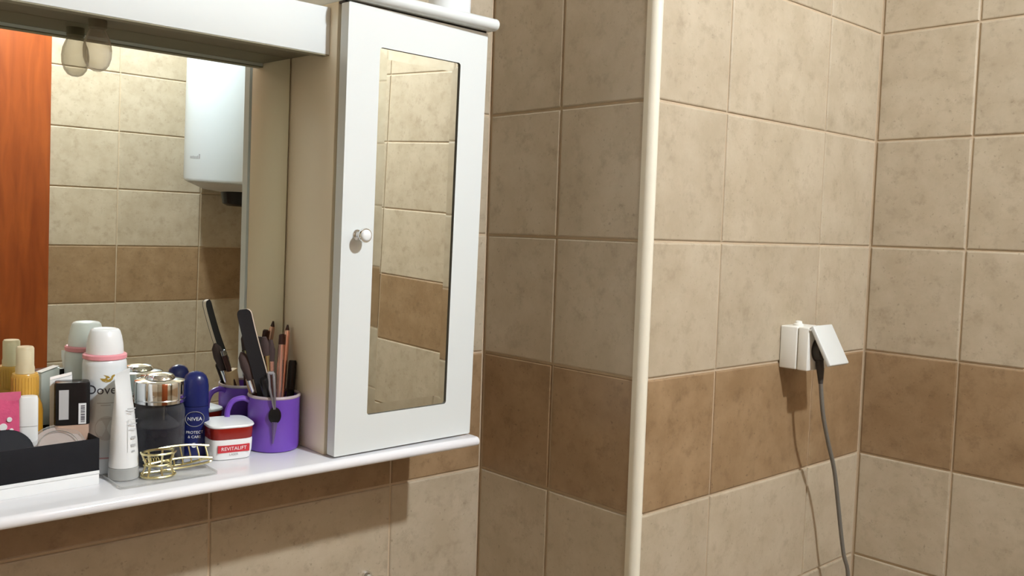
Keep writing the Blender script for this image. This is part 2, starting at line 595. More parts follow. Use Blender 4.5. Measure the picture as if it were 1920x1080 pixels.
obj('shelf', bullnose(CL - 0.01, 0.2300, -0.1500, 0.017, -0.0055, ZS), M['shelfw'], cab, bevel=0.0015, seg=2)
obj('top_board', bullnose(XL + 0.0010, 0.2310, -0.1500, 0.017, 0.5945, 0.6110), M['lacq'], cab, bevel=0.0015, seg=2)
obj('side_panel', MB().box(XL, XL + 0.016, -0.1145, 0.004, ZS, 0.5945), M['lacq_in'], cab, bevel=0.0008)
obj('side_panel', MB().box(XR - 0.017, XR - 0.001, -0.1125, 0.004, ZS, 0.5945), M['lacq'], cab, bevel=0.0008)
obj('side_panel', MB().box(CL, CL + 0.016, -0.1145, 0.004, ZS, 0.5945), M['lacq_in'], cab, bevel=0.0008)
obj('back_panel', MB().box(CL, XR - 0.001, 0.0045, 0.013, ZS, 0.5945), M['lacq_in'], cab)
obj('mirror', MB().box(CL + 0.0165, XL - 0.0022, 0.0, 0.004, ZS + 0.0005, 0.592), M['mirror'], cab)
obj('gap_shadow', MB().box(XL + 0.001, XR - 0.001, -0.1290, -0.1146, 0.5918, 0.5944), M['black'], cab)  # black strip stands in for the shadow in the gap above the door
# light pelmet across the top of the mirror
pel = obj('pelmet', MB().box(CL + 0.0165, XL - 0.0006, -0.0972, -0.0815, 0.5290, 0.5885), M['lacq'], cab, bevel=0.0006)
obj('edge_strip', MB().box(CL + 0.0165, XL - 0.0006, -0.0970, -0.0815, 0.5275, 0.5289), pm('olive_edge', (0.26, 0.235, 0.155), 0.7, var=0.1), pel)  # olive strip along the bottom edge, darker than the pelmet front
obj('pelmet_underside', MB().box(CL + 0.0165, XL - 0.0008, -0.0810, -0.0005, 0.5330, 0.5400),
    pm('shadowed_board', (0.17, 0.15, 0.095), 0.6, var=0.1), pel)  # white board darkened: the shadow under the pelmet is in its colour
obj('pelmet_top', MB().box(CL + 0.0165, XL - 0.0008, -0.0812, -0.0005, 0.5800, 0.5880), M['lacq_in'], pel)
hold = obj('lamp_holder', MB().lathe([(0.0085, 0.522), (0.0100, 0.524), (0.0100, 0.5335)], 24, c=(-0.2785, -0.0385)),
           pm('brown_holder', (0.16, 0.14, 0.09), 0.5), cab)
pr = [(0.0080, 0.5235), (0.0112, 0.517), (0.0142, 0.509), (0.0155, 0.500), (0.0150, 0.491), (0.0125, 0.4830), (0.0085, 0.4778), (0.004, 0.4758), (0.0008, 0.4754)]
mb = MB().lathe(pr, 24, c=(-0.2785, -0.0385), cap0=False)
bu = obj('bulb', mb, M['bulb'], hold, angle=60)
bu['label'] = 'clear unlit candle bulb'

# door, hinged on the right and slightly ajar
HX, HY = XR, -0.1145
AJ = radians(1.9)
DW = XR - XL
Z_0, Z_1 = 0.0108, 0.5915
o0 = (0.0381 - XR, 0.1759 - XR, 0.0604, 0.5429)
mb = MB()
tk = 0.0165
# frame with an opening: front face ring, back face ring, outer and inner walls
out = [(-DW, Z_0), (0, Z_0), (0, Z_1), (-DW, Z_1)]


def rrect(x0, x1, z0, z1, r, n=5):
    pts = []
    for cx, cz, a0 in ((x1 - r, z0 + r, -pi / 2), (x1 - r, z1 - r, 0), (x0 + r, z1 - r, pi / 2), (x0 + r, z0 + r, pi)):
        for k in range(n):
            a = a0 + pi / 2 * k / (n - 1)
            pts.append((cx + r * cos(a), cz + r * sin(a)))
    return pts


po = rrect(-DW, 0, Z_0, Z_1, 0.0015)
pi_ = rrect(*o0, 0.004)
n = len(po)
ring = lambda P, y: [(x, y, z) for x, z in P]
vs = ring(po, -tk) + ring(pi_, -tk) + ring(pi_, -tk + 0.007) + ring(po, 0.0)
fs = []
for i in range(n):
    j = (i + 1) % n
    fs.append((i, j, n + j, n + i))
    fs.append((3 * n + i, 3 * n + j, j, i))
for i in range(n):
    j = (i + 1) % n
    fs.append((n + i, n + j, 2 * n + j, 2 * n + i))
fs.append(tuple(range(3 * n, 4 * n)))
mb.add(vs, fs)
mb.mi = [0] * (2 * n) + [1] * n + [0]
door = obj('door', mb, [M['lacq'], pm('recess_shadow', (0.07, 0.06, 0.045), 0.6)], cab, angle=30)  # inner lip coloured dark to give the recess its shadow
door.location = (HX, HY, 0)
door.rotation_euler = (0, 0, AJ)
# bevelled mirror pane set into the opening
x0, x1, z0, z1 = o0
bw, bd = 0.0135, 0.0005
yp = -tk + 0.0020
mb = MB()
R0 = [(x0, z0), (x1, z0), (x1, z1), (x0, z1)]
R1 = [(x0 + bw, z0 + bw), (x1 - bw, z0 + bw), (x1 - bw, z1 - bw), (x0 + bw, z1 - bw)]
mb.m = 1
mb.loft([ring(R0, yp + bd), ring(R1, yp)], cap0=False, cap1=False)
mb.m = 0
mb.add(ring(R1, yp), [(0, 1, 2, 3)])
mb.loft([ring(R0, yp + 0.0034), ring(R0, yp + bd)], cap1=False)
obj('mirror_pane', mb, [M['mirror'], M['bevelm']], door, angle=0.5)
# knob
kx, kz = 0.0127 - XR, 0.3003
mb = MB()


def lathe_y(mb, prof, cx, cz, y0, n=24):
    mb.loft([[(cx + r * cos(2 * pi * i / n), y0 - t, cz + r * sin(2 * pi * i / n)) for i in range(n)] for r, t in prof])


mb.m = 0
lathe_y(mb, [(0.0075, 0), (0.0072, 0.0015), (0.0045, 0.003), (0.0042, 0.010), (0.0062, 0.0125), (0.0094, 0.0150), (0.0097, 0.0175), (0.0090, 0.0195)], kx, kz, -tk)
mb.m = 1
lathe_y(mb, [(0.0076, 0.0193), (0.0074, 0.0207), (0.0055, 0.0220), (0.002, 0.0227)], kx, kz, -tk)
obj('knob', mb, [M['chrome'], M['white']], door, angle=50)['label'] = 'chrome and white round knob'
for hz_ in (0.10, 0.50):
    obj('hinge', MB().box(-0.030, -0.012, 0.0005, 0.020, hz_ - 0.02, hz_ + 0.02), M['silver'], door, bevel=0.001)

# ------------------------------------------------------------------ container on top of the cabinet
t = thing('white_container', 'round white plastic container standing on top of the wall cabinet', 'container', on_shelf(0.194, -0.080, 0.611))
obj('body', MB().lathe([(0.029, 0), (0.0305, 0.002), (0.0305, 0.070), (0.026, 0.082), (0.018, 0.086)], 32), M['white'], t)
obj('lid', MB().lathe([(0.0185, 0.0865), (0.0185, 0.106), (0.016, 0.108)], 28), M['lgrey'], t)

# ------------------------------------------------------------------ things on the shelf
# white box and black tray (both turned a little, pivot at the front right corner)
TX1, TY0, TLEN, TDEP = -0.2868, -0.0866, 0.270, 0.0830
TRZ = 2.5
ZB = ZS + 0.0163
t = thing('white_box', 'flat white cardboard box on the shelf under the black tray', 'box', on_shelf(TX1, TY0, ZS, TRZ))
obj('body', MB().box(-TLEN, 0, 0, TDEP, 0, 0.0118), M['white'], t, bevel=0.0006)
obj('lid', MB().box(-TLEN - .0004, .0004, -.0004, TDEP + .0004, 0.0120, 0.0162), M['white'], t, bevel=0.0006)
t = thing('cosmetics_tray', 'open black card tray holding make-up at the mirror', 'tray', on_shelf(TX1, TY0, ZB, TRZ))
tt, hh = 0.0016, 0.0368
obj('base', MB().box(-TLEN, 0, 0, TDEP, 0, tt), M['blackm'], t)
for a in ((-TLEN, 0, 0, tt), (-TLEN, 0, TDEP - tt, TDEP), (-TLEN, -TLEN + tt, tt, TDEP - tt), (-tt, 0, tt, TDEP - tt)):
    obj('wall', MB().box(*a, tt, hh), M['blackm'], t, bevel=0.0004)
ZT = ZB + tt + 0.0002

# foundation bottle, black cap, in the tray
t = thing('foundation_bottle', 'beige foundation bottle with tall black cap and barcode sticker in the tray', 'bottle', on_shelf(loc(135, 765, 1, -0.0450).x, -0.0450, ZT, -14))
obj('body', MB().lathe([(0.0150, 0), (0.0165, 0.002), (0.0165, 0.046)], 40, e=5.0, sx=1.08, sy=0.62), M['beigeliq'], t)
cap = obj('cap', MB().lathe([(0.0169, 0.0463), (0.0169, 0.0930), (0.0160, 0.0950), (0.012, 0.0955)], 40, e=5.0, sx=1.1, sy=0.64), M['black'], t)
y_ = -0.0169 * 0.64 - 0.0003
obj('barcode_sticker', MB().box(0.0062, 0.0142, y_, y_ + 0.0003, 0.047, 0.071), M['white'], cap)
mb = MB()
z_ = 0.049
random.seed(3)
while z_ < 0.069:
    h_ = random.choice((0.0004, 0.0008, 0.0012))
    mb.box(0.0085, 0.0128, y_ - 0.0002, y_, z_, z_ + h_)
    z_ += h_ + random.choice((0.0006, 0.001))
obj('barcode', mb, M['ink'], cap)
obj('label_panel', MB().box(-0.0140, -0.0040, y_, y_ + 0.0003, 0.053, 0.087), M['lgrey'], cap)

# clear round powder pot, standing on edge against the front of the tray
def disc_thing(name, label, cat, x, y, z, R, th, tiltx, rz, mats, rim):
    m4 = on_shelf(x, y, z, rz) @ Matrix.Rotation(radians(tiltx), 4, 'X')
    t_ = thing(name, label, cat, m4)
    obj('lid', MB().lathe([(R * 0.96, th * 0.5), (R, th * 0.55), (R, th * 0.9), (R * 0.96, th), (R * .5, th * 1.06), (0.0004, th * 1.08)], 40), mats[0], t_, angle=25)
    obj('pan', MB().lathe([(R * 0.90, 0), (R * 0.94, th * 0.1), (R * 0.94, th * 0.48)], 40), mats[1], t_)
    if rim:
        ring_ = [(R * 0.72 * cos(2 * pi * k / 40), R * 0.72 * sin(2 * pi * k / 40), th * 1.04) for k in range(40)]
        obj('rim', MB().tube(ring_, 0.0005, 6, True), M['silver'], t_)
    return t_


disc_thing('powder_pot', 'round clear-lidded powder pot leaning on the front of the tray', 'cosmetics', -0.3235, -0.0620, ZT + 0.0215, 0.0285, 0.0065, 48, -6,
           [M['clear'], M['powder']], True)
disc_thing('black_compact', 'round black powder compact leaning in the tray', 'cosmetics', -0.3765, -0.0640, ZT + 0.0235, 0.0265, 0.0075, 56, -4,
           [M['blackm'], M['blackm']], False)

# pink sachet
t = thing('pink_sachet', 'shiny pink foil sachet standing in the black tray', 'sachet', on_shelf(loc(36, 770, 1, -0.049).x - 0.0205, -0.0490, ZT, -8))
mb = MB()
prof_ = []
rings = []
for z_, d_ in ((0, 0.0006), (0.006, 0.0010), (0.018, 0.0042), (0.045, 0.0050), (0.068, 0.0036), (0.080, 0.0010), (0.088, 0.0006)):
    rings.append([(0.0215 * cos(a), d_ * sin(a), z_) if abs(cos(a)) < .999 else (0.0215 * cos(a), 0, z_) for a in [2 * pi * k / 24 for k in range(24)]])
mb.loft(rings)
s_ = obj('pouch', mb, M['hotpink'], t)
obj('seal', MB().box(-0.0214, 0.0214, -0.0009, 0.0009, 0.0800, 0.0895), pm('pink_seal', (0.66, 0.13, 0.24), 0.4, var=.1, scale=200), t)
mb = MB()
for (cx, cz, r_) in ((0.004, 0.034, 0.0042), (0.010, 0.042, 0.0028), (-0.002, 0.043, 0.0030), (0.012, 0.030, 0.0022), (0.001, 0.025, 0.0026)):
    lathe_y(mb, [(r_, 0.0), (r_ * .9, 0.0012)], cx, cz + 0.018, -0.0042, 12)
obj('print', mb, M['white'], t)
# white jar-bottle beside it
t = thing('white_bottle', 'small plain white bottle beside the pink sachet in the tray', 'bottle', on_shelf(loc(53, 770, 1, -0.050).x, -0.0500, ZT, -12))
obj('body', MB().lathe([(0.0090, 0), (0.0098, 0.0015), (0.0098, 0.050)], 32, e=3.4, sy=.75), M['white'], t)
obj('cap', MB().lathe([(0.0099, 0.0505), (0.0099, 0.0800), (0.0090, 0.0830), (0.006, 0.0838)], 32, e=3.4, sy=.75), M['white'], t)

# amber spray bottle
AZ = ZT - ZS
t = thing('spray_bottle', 'golden amber spray bottle with frosted cap standing in the black tray', 'bottle', on_shelf(-0.3490, -0.0280, ZT))
obj('body', MB().lathe([(0.016, 0), (0.0180, 0.003), (0.0185, 0.01), (0.0185, 0.080 - AZ), (0.0175, 0.088 - AZ), (0.0148, 0.0945 - AZ), (0.0138, 0.097 - AZ)], 36), M['amber'], t)
nk = obj('collar', MB().lathe([(0.0138, 0.0972 - AZ), (0.0138, 0.1215 - AZ), (0.0128, 0.1235 - AZ)], 32), M['ambern'], t)
mb = MB()
for k in range(28):
    a = 2 * pi * k / 28
    mb.tube([(0.0138 * cos(a), 0.0138 * sin(a), 0.099 - AZ), (0.0138 * cos(a), 0.0138 * sin(a), 0.120 - AZ)], 0.0005, 4)
obj('ribbing', mb, M['ambern'], nk)
obj('pump', MB().lathe([(0.0045, 0.1236 - AZ), (0.0045, 0.134 - AZ), (0.0065, 0.135 - AZ), (0.0065, 0.147 - AZ), (0.004, 0.149 - AZ)], 20), M['cream'], t)
obj('cap', MB().lathe([(0.0098, 0.1237 - AZ), (0.0098, 0.130 - AZ), (0.0092, 0.132 - AZ), (0.0092, 0.1520 - AZ), (0.0080, 0.1538 - AZ)], 28), M['frost'], t)
# white carton
t = thing('white_carton', 'slim white carton with sloping top behind the foundation bottle', 'box', on_shelf(loc(114, 750, 1, -0.026).x, -0.0260, ZT, -16))
pts = [(-0.0115, 0, 0), (0.0115, 0, 0), (0.0115, 0, 0.1000), (-0.0115, 0, 0.0945)]
obj('body', MB().prism([(x, -0.0065, z) for x, _, z in pts], (0, 0.0130, 0)), M['white'], t, bevel=0.0004)
obj('flap', MB().add([(-0.0113, -0.0066, 0.0948), (0.0113, -0.0066, 0.1003), (0.0113, 0.0064, 0.1012), (-0.0113, 0.0064, 0.0957),
                      (-0.0113, -0.0066, 0.0954), (0.0113, -0.0066, 0.1009), (0.0113, 0.0064, 0.1018), (-0.0113, 0.0064, 0.0963)],
                     [(0, 3, 2, 1), (4, 5, 6, 7), (0, 1, 5, 4), (1, 2, 6, 5), (2, 3, 7, 6), (3, 0, 4, 7)]), M['white'], t)

# aerosol deodorant
t = thing('deodorant_spray', 'tall white aerosol can with a pink ring, gold bird and white domed cap', 'deodorant', on_shelf(-0.2640, -0.0330, ZS, -17))
R_ = 0.0243
obj('can', MB().lathe([(0.0225, 0), (R_, 0.002), (R_, 0.128), (0.0238, 0.1330), (0.0225, 0.1352)], 48), pm('pearl_can', (0.74, 0.77, 0.78), 0.28, var=0.015), t)
obj('ring', MB().lathe([(0.0225, 0.1353), (0.0243, 0.1362), (0.0243, 0.1405), (0.0225, 0.1418)], 48), M['pink'], t)
obj('cap', MB().lathe([(0.0205, 0.1419), (0.0206, 0.1440), (0.0200, 0.153), (0.0185, 0.1615), (0.0165, 0.1682), (0.0150, 0.1700), (0.0128, 0.1708), (0.0120, 0.1702), (0.001, 0.1702)], 44), M['white'], t, angle=50)
vs, fs = text_geo('Dove', 0.0150)
obj('lettering', MB().add(wrap_cyl(vs, R_ + 0.0002, 0.1012, radians(-9), 1.0), fs), M['ink'], t)
mb = MB()
for poly in ([(-0.0088, 0.0004), (-0.0060, -0.0030), (-0.0020, -0.0046), (0.0025, -0.0038), (0.0052, -0.0012), (0.0058, 0.0012), (0.0030, 0.0010), (-0.0040, 0.0)],
             [(0.0030, 0.0010), (0.0058, 0.0010), (0.0092, 0.0040), (0.0066, 0.0044), (0.0042, 0.0034)],
             [(-0.0030, -0.0002), (0.0024, 0.0006), (0.0002, 0.0030), (-0.0052, 0.0044), (-0.0022, 0.0020)]):
    mb.add(wrap_cyl([Vector((x, y, 0)) for x, y in poly], R_ + 0.0003, 0.1150, radians(7)), [tuple(range(len(poly)))])
obj('emblem', mb, M['golde'], t)
mb = MB()
for i, (zz, ww) in enumerate(((0.086, 0.019), (0.0835, 0.011), (0.0675, 0.010))):
    vs, fs = grid_patch(ww, 0.0011, 8, 1)
    mb.add(wrap_cyl(vs, R_ + 0.0002, zz, radians(2)), fs)
obj('small_print', mb, M['lgrey'], t)
mb = MB()
circ = [Vector((0.0125 * cos(2 * pi * k / 40), 0.0145 * sin(2 * pi * k / 40), 0)) for k in range(40)]
ctr = [Vector((0, 0, 0))]
mb.add(wrap_cyl(circ + ctr, R_ + 0.00015, 0.056, radians(4)), [(k, (k + 1) % 40, 40) for k in range(40)])
obj('round_print', mb, M['pgrey'], t)
vs, fs = grid_patch(0.10, 0.0018, 40, 1)
obj('pink_line', MB().add(wrap_cyl(vs, R_ + 0.0002, 0.0205, 0), fs), pm('dusty_pink_print', (0.55, 0.33, 0.34), .4), t)

# clear plastic tray under tube and clip
t = thing('clear_dish', 'flat clear plastic dish under the white tube and gold clip', 'dish', on_shelf(-0.2105, -0.0925, ZS))
mb = MB()
A_ = rrect(-0.0650, 0.0500, -0.0295, 0.0320, 0.004)
B_ = rrect(-0.0638, 0.0488, -0.0283, 0.0308, 0.003)
lev = lambda P_, z: [(x, y, z) for x, y in P_]
mb.loft([lev(A_, 0.0), lev(A_, 0.0035), lev(B_, 0.0035), lev(B_, 0.0012)])
obj('dish', mb, M['clear'], t)
ZD = ZS + 0.0013

# white tube standing on its cap
t = thing('cream_tube', 'white squeeze tube standing on its frosted grey cap', 'tube', on_shelf(-0.2570, -0.0790, ZD, -18))
obj('cap', MB().lathe([(0.0160, 0), (0.0168, 0.0006), (0.0165, 0.0135), (0.0150, 0.0142)], 32), M['capf'], t)
rings = []
ca = radians(68)
NV = 40
for z_, f_ in ((0.0144, 0), (0.018, 0.0), (0.045, 0.12), (0.075, 0.36), (0.100, 0.68), (0.112, 0.88), (0.117, 1.0), (0.1255, 1.0)):
    rg = []
    for k in range(NV):
        a = 2 * pi * k / NV
        A1 = 0.0163 * (1 - f_) + 0.0230 * f_
        B1 = 0.0163 * (1 - f_) + 0.0007 * f_
        x, y = A1 * cos(a), B1 * sin(a)
        rg.append((x * cos(ca) - y * sin(ca) - 0.0025 * f_, x * sin(ca) + y * cos(ca), z_))
    rings.append(rg)
tb = obj('tube', MB().loft(rings), M['white'], t, angle=40)
mb = MB()
for (a0_, zz, ww, hh_) in ((26, 0.084, 0.010, 0.0014), (26, 0.081, 0.008, 0.0010), (34, 0.066, 0.011, 0.0010), (34, 0.060, 0.009, 0.0008), (36, 0.050, 0.006, 0.0030), (36, 0.041, 0.006, 0.0030), (36, 0.034, 0.004, 0.002)):
    vs, fs = grid_patch(ww, hh_, 6, 1)
    mb.add(wrap_cyl(vs, 0.01655, zz, radians(a0_)), fs)
vs, fs = grid_patch(0.0005, 0.038, 1, 6)
mb.add(wrap_cyl(vs, 0.0166, 0.052, radians(12)), fs)
vs, fs = grid_patch(0.0130, 0.0005, 6, 1)
mb.add(wrap_cyl(vs, 0.0166, 0.071, radians(34)), fs)
obj('small_print', mb, M['lgrey'], tb)

# perfume bottle with silver cap
t = thing('perfume_bottle', 'round glass perfume bottle with wide chrome lid and dark liquid', 'bottle', on_shelf(-0.1985, -0.0345, ZS))
obj('glass', MB().lathe([(0.0270, 0), (0.0298, 0.002), (0.0300, 0.010), (0.0300, 0.066), (0.0280, 0.073), (0.0240, 0.0765)], 44), M['glass'], t)
obj('liquid', MB().lathe([(0.0255, 0.004), (0.0278, 0.007), (0.0278, 0.046), (0.0270, 0.0465)], 40), M['liquid'], t)
obj('funnel', MB().lathe([(0.0240, 0.0470), (0.0200, 0.052), (0.0120, 0.058), (0.006, 0.0640), (0.0055, 0.0760)], 32), M['glass'], t)
cp = obj('cap', MB().lathe([(0.0285, 0.0768), (0.0300, 0.0775), (0.0300, 0.1010), (0.0292, 0.1035), (0.0260, 0.1048), (0.0180, 0.1060), (0.0172, 0.1085), (0.0150, 0.1110), (0.0090, 0.1128), (0.001, 0.1134)], 48), M['chrome'], t, angle=25)
obj('cap_ring', MB().tube([(0.0302 * cos(2 * pi * k / 48), 0.0302 * sin(2 * pi * k / 48), 0.0820) for k in range(48)], 0.0009, 6, True), M['silver'], cp)

# navy roll-on bottle
t = thing('navy_deodorant', 'dark navy blue roll-on deodorant bottle with white lettering', 'deodorant', on_shelf(-0.1495, -0.0270, ZS, -22))
SXN, SYN = 1.0, 0.78
obj('body', MB().lathe([(0.0165, 0), (0.0180, 0.002), (0.0184, 0.010), (0.0180, 0.045), (0.0165, 0.062), (0.0160, 0.0650)], 44, sx=SXN, sy=SYN), M['navy'], t)
obj('cap', MB().lathe([(0.0161, 0.0656), (0.0163, 0.072), (0.0162, 0.090), (0.0150, 0.0985), (0.0125, 0.1040), (0.0085, 0.1075), (0.0035, 0.1092), (0.0005, 0.1095)], 44, sx=SXN, sy=SYN), M['navy'], t)


def wrap_ell(vs, r, z, a0=0.0):
    return [(x, y * SYN, zz) for x, y, zz in wrap_cyl(vs, r, z, a0)]


for nm, body, sz, zz, mt in (('logo_lettering', 'NIVEA', 0.0066, 0.0502, 'white'), ('lettering', 'PROTECT', 0.0050, 0.0330, 'white'), ('lettering', '& CARE', 0.0048, 0.0272, 'white')):
    vs, fs = text_geo(body, sz)
    obj(nm, MB().add(wrap_ell(vs, 0.0188, zz, radians(-2)), fs), M[mt], t)
cpts = [Vector((0.0120 * cos(2 * pi * k / 48), 0.0095 * sin(2 * pi * k / 48), 0)) for k in range(48)]
obj('logo_ring', MB().tube(wrap_ell(cpts, 0.0182, 0.0502, radians(-2)), 0.0004, 5, True), M['greyp'], t)
vs = [Vector((0.0032 * cos(2 * pi * k / 24), 0.0032 * sin(2 * pi * k / 24), 0)) for k in range(24)]
obj('round_print', MB().add(wrap_ell(vs, 0.0190, 0.0165, radians(-3)), [tuple(range(24))]), M['white'], t)

# face-cream jar
t = thing('cream_jar', 'squarish white cream jar with a red band and white lid', 'jar', on_shelf(-0.1150, -0.0480, ZS, -9))
E_ = 4.2
obj('body', MB().lathe([(0.0235, 0), (0.0255, 0.0012), (0.0272, 0.010), (0.0280, 0.0240), (0.0275, 0.0268)], 56, e=E_), M['white'], t)
ld = obj('lid', MB().lathe([(0.0276, 0.0270), (0.0278, 0.0275), (0.0285, 0.0410), (0.0285, 0.0416)], 56, e=E_), M['red'], t)
obj('lid_top', MB().lathe([(0.0288, 0.0417), (0.0298, 0.0432), (0.0290, 0.0450), (0.020, 0.0462), (0.001, 0.0466)], 56, e=E_), M['white'], ld)
obj('label_panel', MB().add([(-0.0195, -0.0276, 0.0105), (0.0205, -0.0276, 0.0105), (0.0205, -0.0281, 0.0200), (-0.0195, -0.0281, 0.0200),
                             (-0.0195, -0.0250, 0.0105), (0.0205, -0.0250, 0.0105), (0.0205, -0.0250, 0.0200), (-0.0195, -0.0250, 0.0200)],
                            [(0, 1, 2, 3), (0, 4, 5, 1), (1, 5, 6, 2), (2, 6, 7, 3), (3, 7, 4, 0)]), M['redlab'], t)
vs, fs = text_geo('REVITALIFT', 0.0064)
obj('lettering', MB().add([(v.x + 0.0005, -0.02825, 0.01525 + v.y) for v in vs], fs), M['white'], t)
vs, fs = text_geo('LASER', 0.0042)
obj('lettering', MB().add([(v.x + 0.0005, -0.02755, 0.0076 + v.y) for v in vs], fs), M['greyp'], t)

# purple mug
MX, MY = -0.0475, -0.0440
t = thing('mug', 'purple ceramic mug full of brushes and nail tools beside the cabinet', 'mug', on_shelf(MX, MY, ZS))
MR, MH = 0.0340, 0.0750
obj('cup', MB().lathe([(0.0300, 0), (0.0325, 0.0012), (MR, 0.006), (MR, 0.070), (MR + 0.0006, 0.0722), (0.0312, 0.0722), (0.0310, 0.006), (0.001, 0.0045)], 56), [M['purple']], t, angle=40)
obj('rim', MB().tube([((MR - 0.0012) * cos(2 * pi * k / 56), (MR - 0.0012) * sin(2 * pi * k / 56), 0.0726) for k in range(56)], 0.0023, 8, True), M['mugrim'], t)
hd_ = Vector((-0.97, 0.22, 0)).normalized()
hp = [(0.0325, 0.0660), (0.0420, 0.0695), (0.0540, 0.0665), (0.0605, 0.0560), (0.0610, 0.0430), (0.0560, 0.0300), (0.0440, 0.0210), (0.0325, 0.0200)]
obj('handle', MB().tube(smooth_path([hd_ * r + Vector((0, 0, z)) for r, z in hp]), 0.0036, 10), M['purple'], t)

# hair pin hanging over the rim of the mug
fa = radians(-31)                         # direction of the camera seen from the mug
fd = Vector((sin(fa), -cos(fa), 0))
sd = Vector((cos(fa), sin(fa), 0))
t = thing('hair_slide', 'grey two-pronged hair slide with black oval hooked over the mug rim', 'hair clip', on_shelf(MX, MY, ZS))
q = lambda s_, o_, z_: sd * s_ + fd * o_ + Vector((0, 0, z_))
mb = MB()
ro = MR + 0.0022
mb.tube([q(-0.0070, ro - 0.008, 0.106), q(-0.0045, ro - 0.002, 0.086), q(-0.001, ro + 0.0015, 0.074), q(0.002, ro + 0.001, 0.060)], [0.0022, 0.0018, 0.0015, 0.0012], 8)
mb.tube([q(-0.0005, ro - 0.009, 0.106), q(0.0015, ro - 0.002, 0.088), q(0.0025, ro + 0.0015, 0.074), q(0.003, ro + 0.001, 0.060)], [0.0022, 0.0018, 0.0015, 0.0012], 8)
mb.tube([q(-0.0075, ro - 0.008, 0.1060), q(0.0, ro - 0.009, 0.1060)], 0.0024, 8)
obj('prongs', mb, M['gunmetal'], t)
mb = MB()
pr = [q(0.003 + 0.0082 * cos(2 * pi * k / 28), ro - 0.0007, 0.0515 + 0.0110 * sin(2 * pi * k / 28)) for k in range(28)]
mb.prism(pr, fd * 0.0022)
obj('oval_plate', mb, M['black'], t, bevel=0.0005)
mb = MB()
mb.tube([q(0.003, ro, 0.043), q(0.0025, ro, 0.030), q(0.0015, ro - .0002, 0.014)], [0.0042, 0.0026, 0.0008], 8)
obj('tail', mb, pm('violet_grey_metal', (0.16, 0.11, 0.26), 0.35, metal=.3), t)


def stick(name, label, cat, tip, base, parts, group=None):
    """a straight tool standing in the mug; parts = (name, t0, t1, radius profile, material)"""
    tip, base = Vector(tip), Vector(base)
    ax = (tip - base)
    Ln = ax.length
    rot = ax.to_track_quat('Z', 'Y').to_matrix()
    m4 = Matrix.Translation(ORG + RT @ base) @ (RT @ rot).to_4x4()
    t_ = thing(name, label, cat, m4, group)
    for nm, pf, mt in parts:
        obj(nm, MB().lathe([(r, f * Ln) for f, r in pf], 16), mt, t_)
    return t_


ZM = ZS + 0.0075
# nail file: a curved board whose broad side faces the room
t = thing('nail_file', 'curved black nail file with beige edge standing in the mug', 'nail file', on_shelf(MX, MY, ZM))
cen = [(-0.0530, -0.0120, 0.1830), (-0.0480, -0.0115, 0.1640), (-0.0385, -0.0105, 0.1330), (-0.0270, -0.0085, 0.1000), (-0.0180, -0.0070, 0.0680), (-0.0060, -0.0020, 0.0100)]
cl = smooth_path(cen, 8)
sdir = Vector((0.95, 0.31, 0))
nd = Vector((sin(radians(-44)), -cos(radians(-44)), 0))
Lf, Rf = [], []
for i, p in enumerate(cl):
    tg = (cl[min(i + 1, len(cl) - 1)] - cl[max(i - 1, 0)]).normalized()
    s_ = (nd.cross(tg)).normalized()
    if s_.x < 0:
        s_ = -s_
    wd = 0.0092
    if i < 4:
        wd *= (0.45, 0.72, 0.88, 0.97)[i]
    Lf.append(p - s_ * wd)
    Rf.append(p + s_ * wd)


def strip(off, th):
    mb = MB()
    n_ = len(cl)
    o1, o2 = nd * off, nd * (off + th)
    rings = [[Lf[i] + o1, Rf[i] + o1, Rf[i] + o2, Lf[i] + o2] for i in range(n_)]
    return mb.loft(rings)


obj('core', strip(-0.0020, 0.0040), M['fileedge'], t)
obj('grit_face', strip(0.0021, 0.0006), M['file'], t)
obj('grit_face', strip(-0.0027, 0.0006), M['file'], t)

stick('rose_gold_pencil', 'slim rose gold pencil standing in the mug by the side panel', 'pencil', (-0.0175, -0.0205, 0.1700), (-0.0330, -0.0340, ZM + 0.001),
      [('shaft', [(0, 0.0036), (0.93, 0.0038), (0.95, 0.0030)], M['rose']), ('tip', [(0.951, 0.0030), (1.0, 0.0012)], M['brownst'])])
stick('rose_gold_brush', 'rose gold make-up brush handle beside the slim pencil in the mug', 'brush', (-0.0270, -0.0230, 0.1580), (-0.0400, -0.0380, ZM + 0.001),
      [('handle', [(0, 0.0030), (0.5, 0.0042), (0.85, 0.0045), (0.9, 0.004)], M['rose']), ('cap', [(0.901, 0.0043), (0.99, 0.0042), (1.0, 0.003)], M['brownst'])])
stick('black_mascara_tube', 'short black tube standing at the cabinet side of the mug', 'cosmetics', (-0.0170, -0.0360, 0.1230), (-0.0270, -0.0440, ZM + 0.001),
      [('tube', [(0, 0.0050), (0.62, 0.0054)], M['black']), ('cap', [(0.625, 0.0056), (0.97, 0.0055), (1.0, 0.0045)], M['black'])])
stick('makeup_brush', 'dark make-up brush with silver ferrule leaning left in the mug', 'brush', (-0.0940, -0.0400, 0.1400), (-0.0500, -0.0400, ZM + 0.001),
      [('handle', [(0, 0.0025), (0.55, 0.0040)], M['brownst']), ('ferrule', [(0.551, 0.0042), (0.70, 0.0048)], M['silver']), ('bristles', [(0.701, 0.0048), (0.85, 0.0075), (0.95, 0.0062), (1.0, 0.002)], M['bristle'])])
stick('wine_red_pencil', 'dark red lacquered pencil leaning left in the mug behind the nail file', 'pencil', (-0.0880, -0.0290, 0.1320), (-0.0450, -0.0330, ZM + 0.001),
      [('shaft', [(0, 0.0034), (0.92, 0.0036), (0.94, 0.003)], M['brownst']), ('end', [(0.941, 0.0036), (1.0, 0.0034)], M['silver'])])
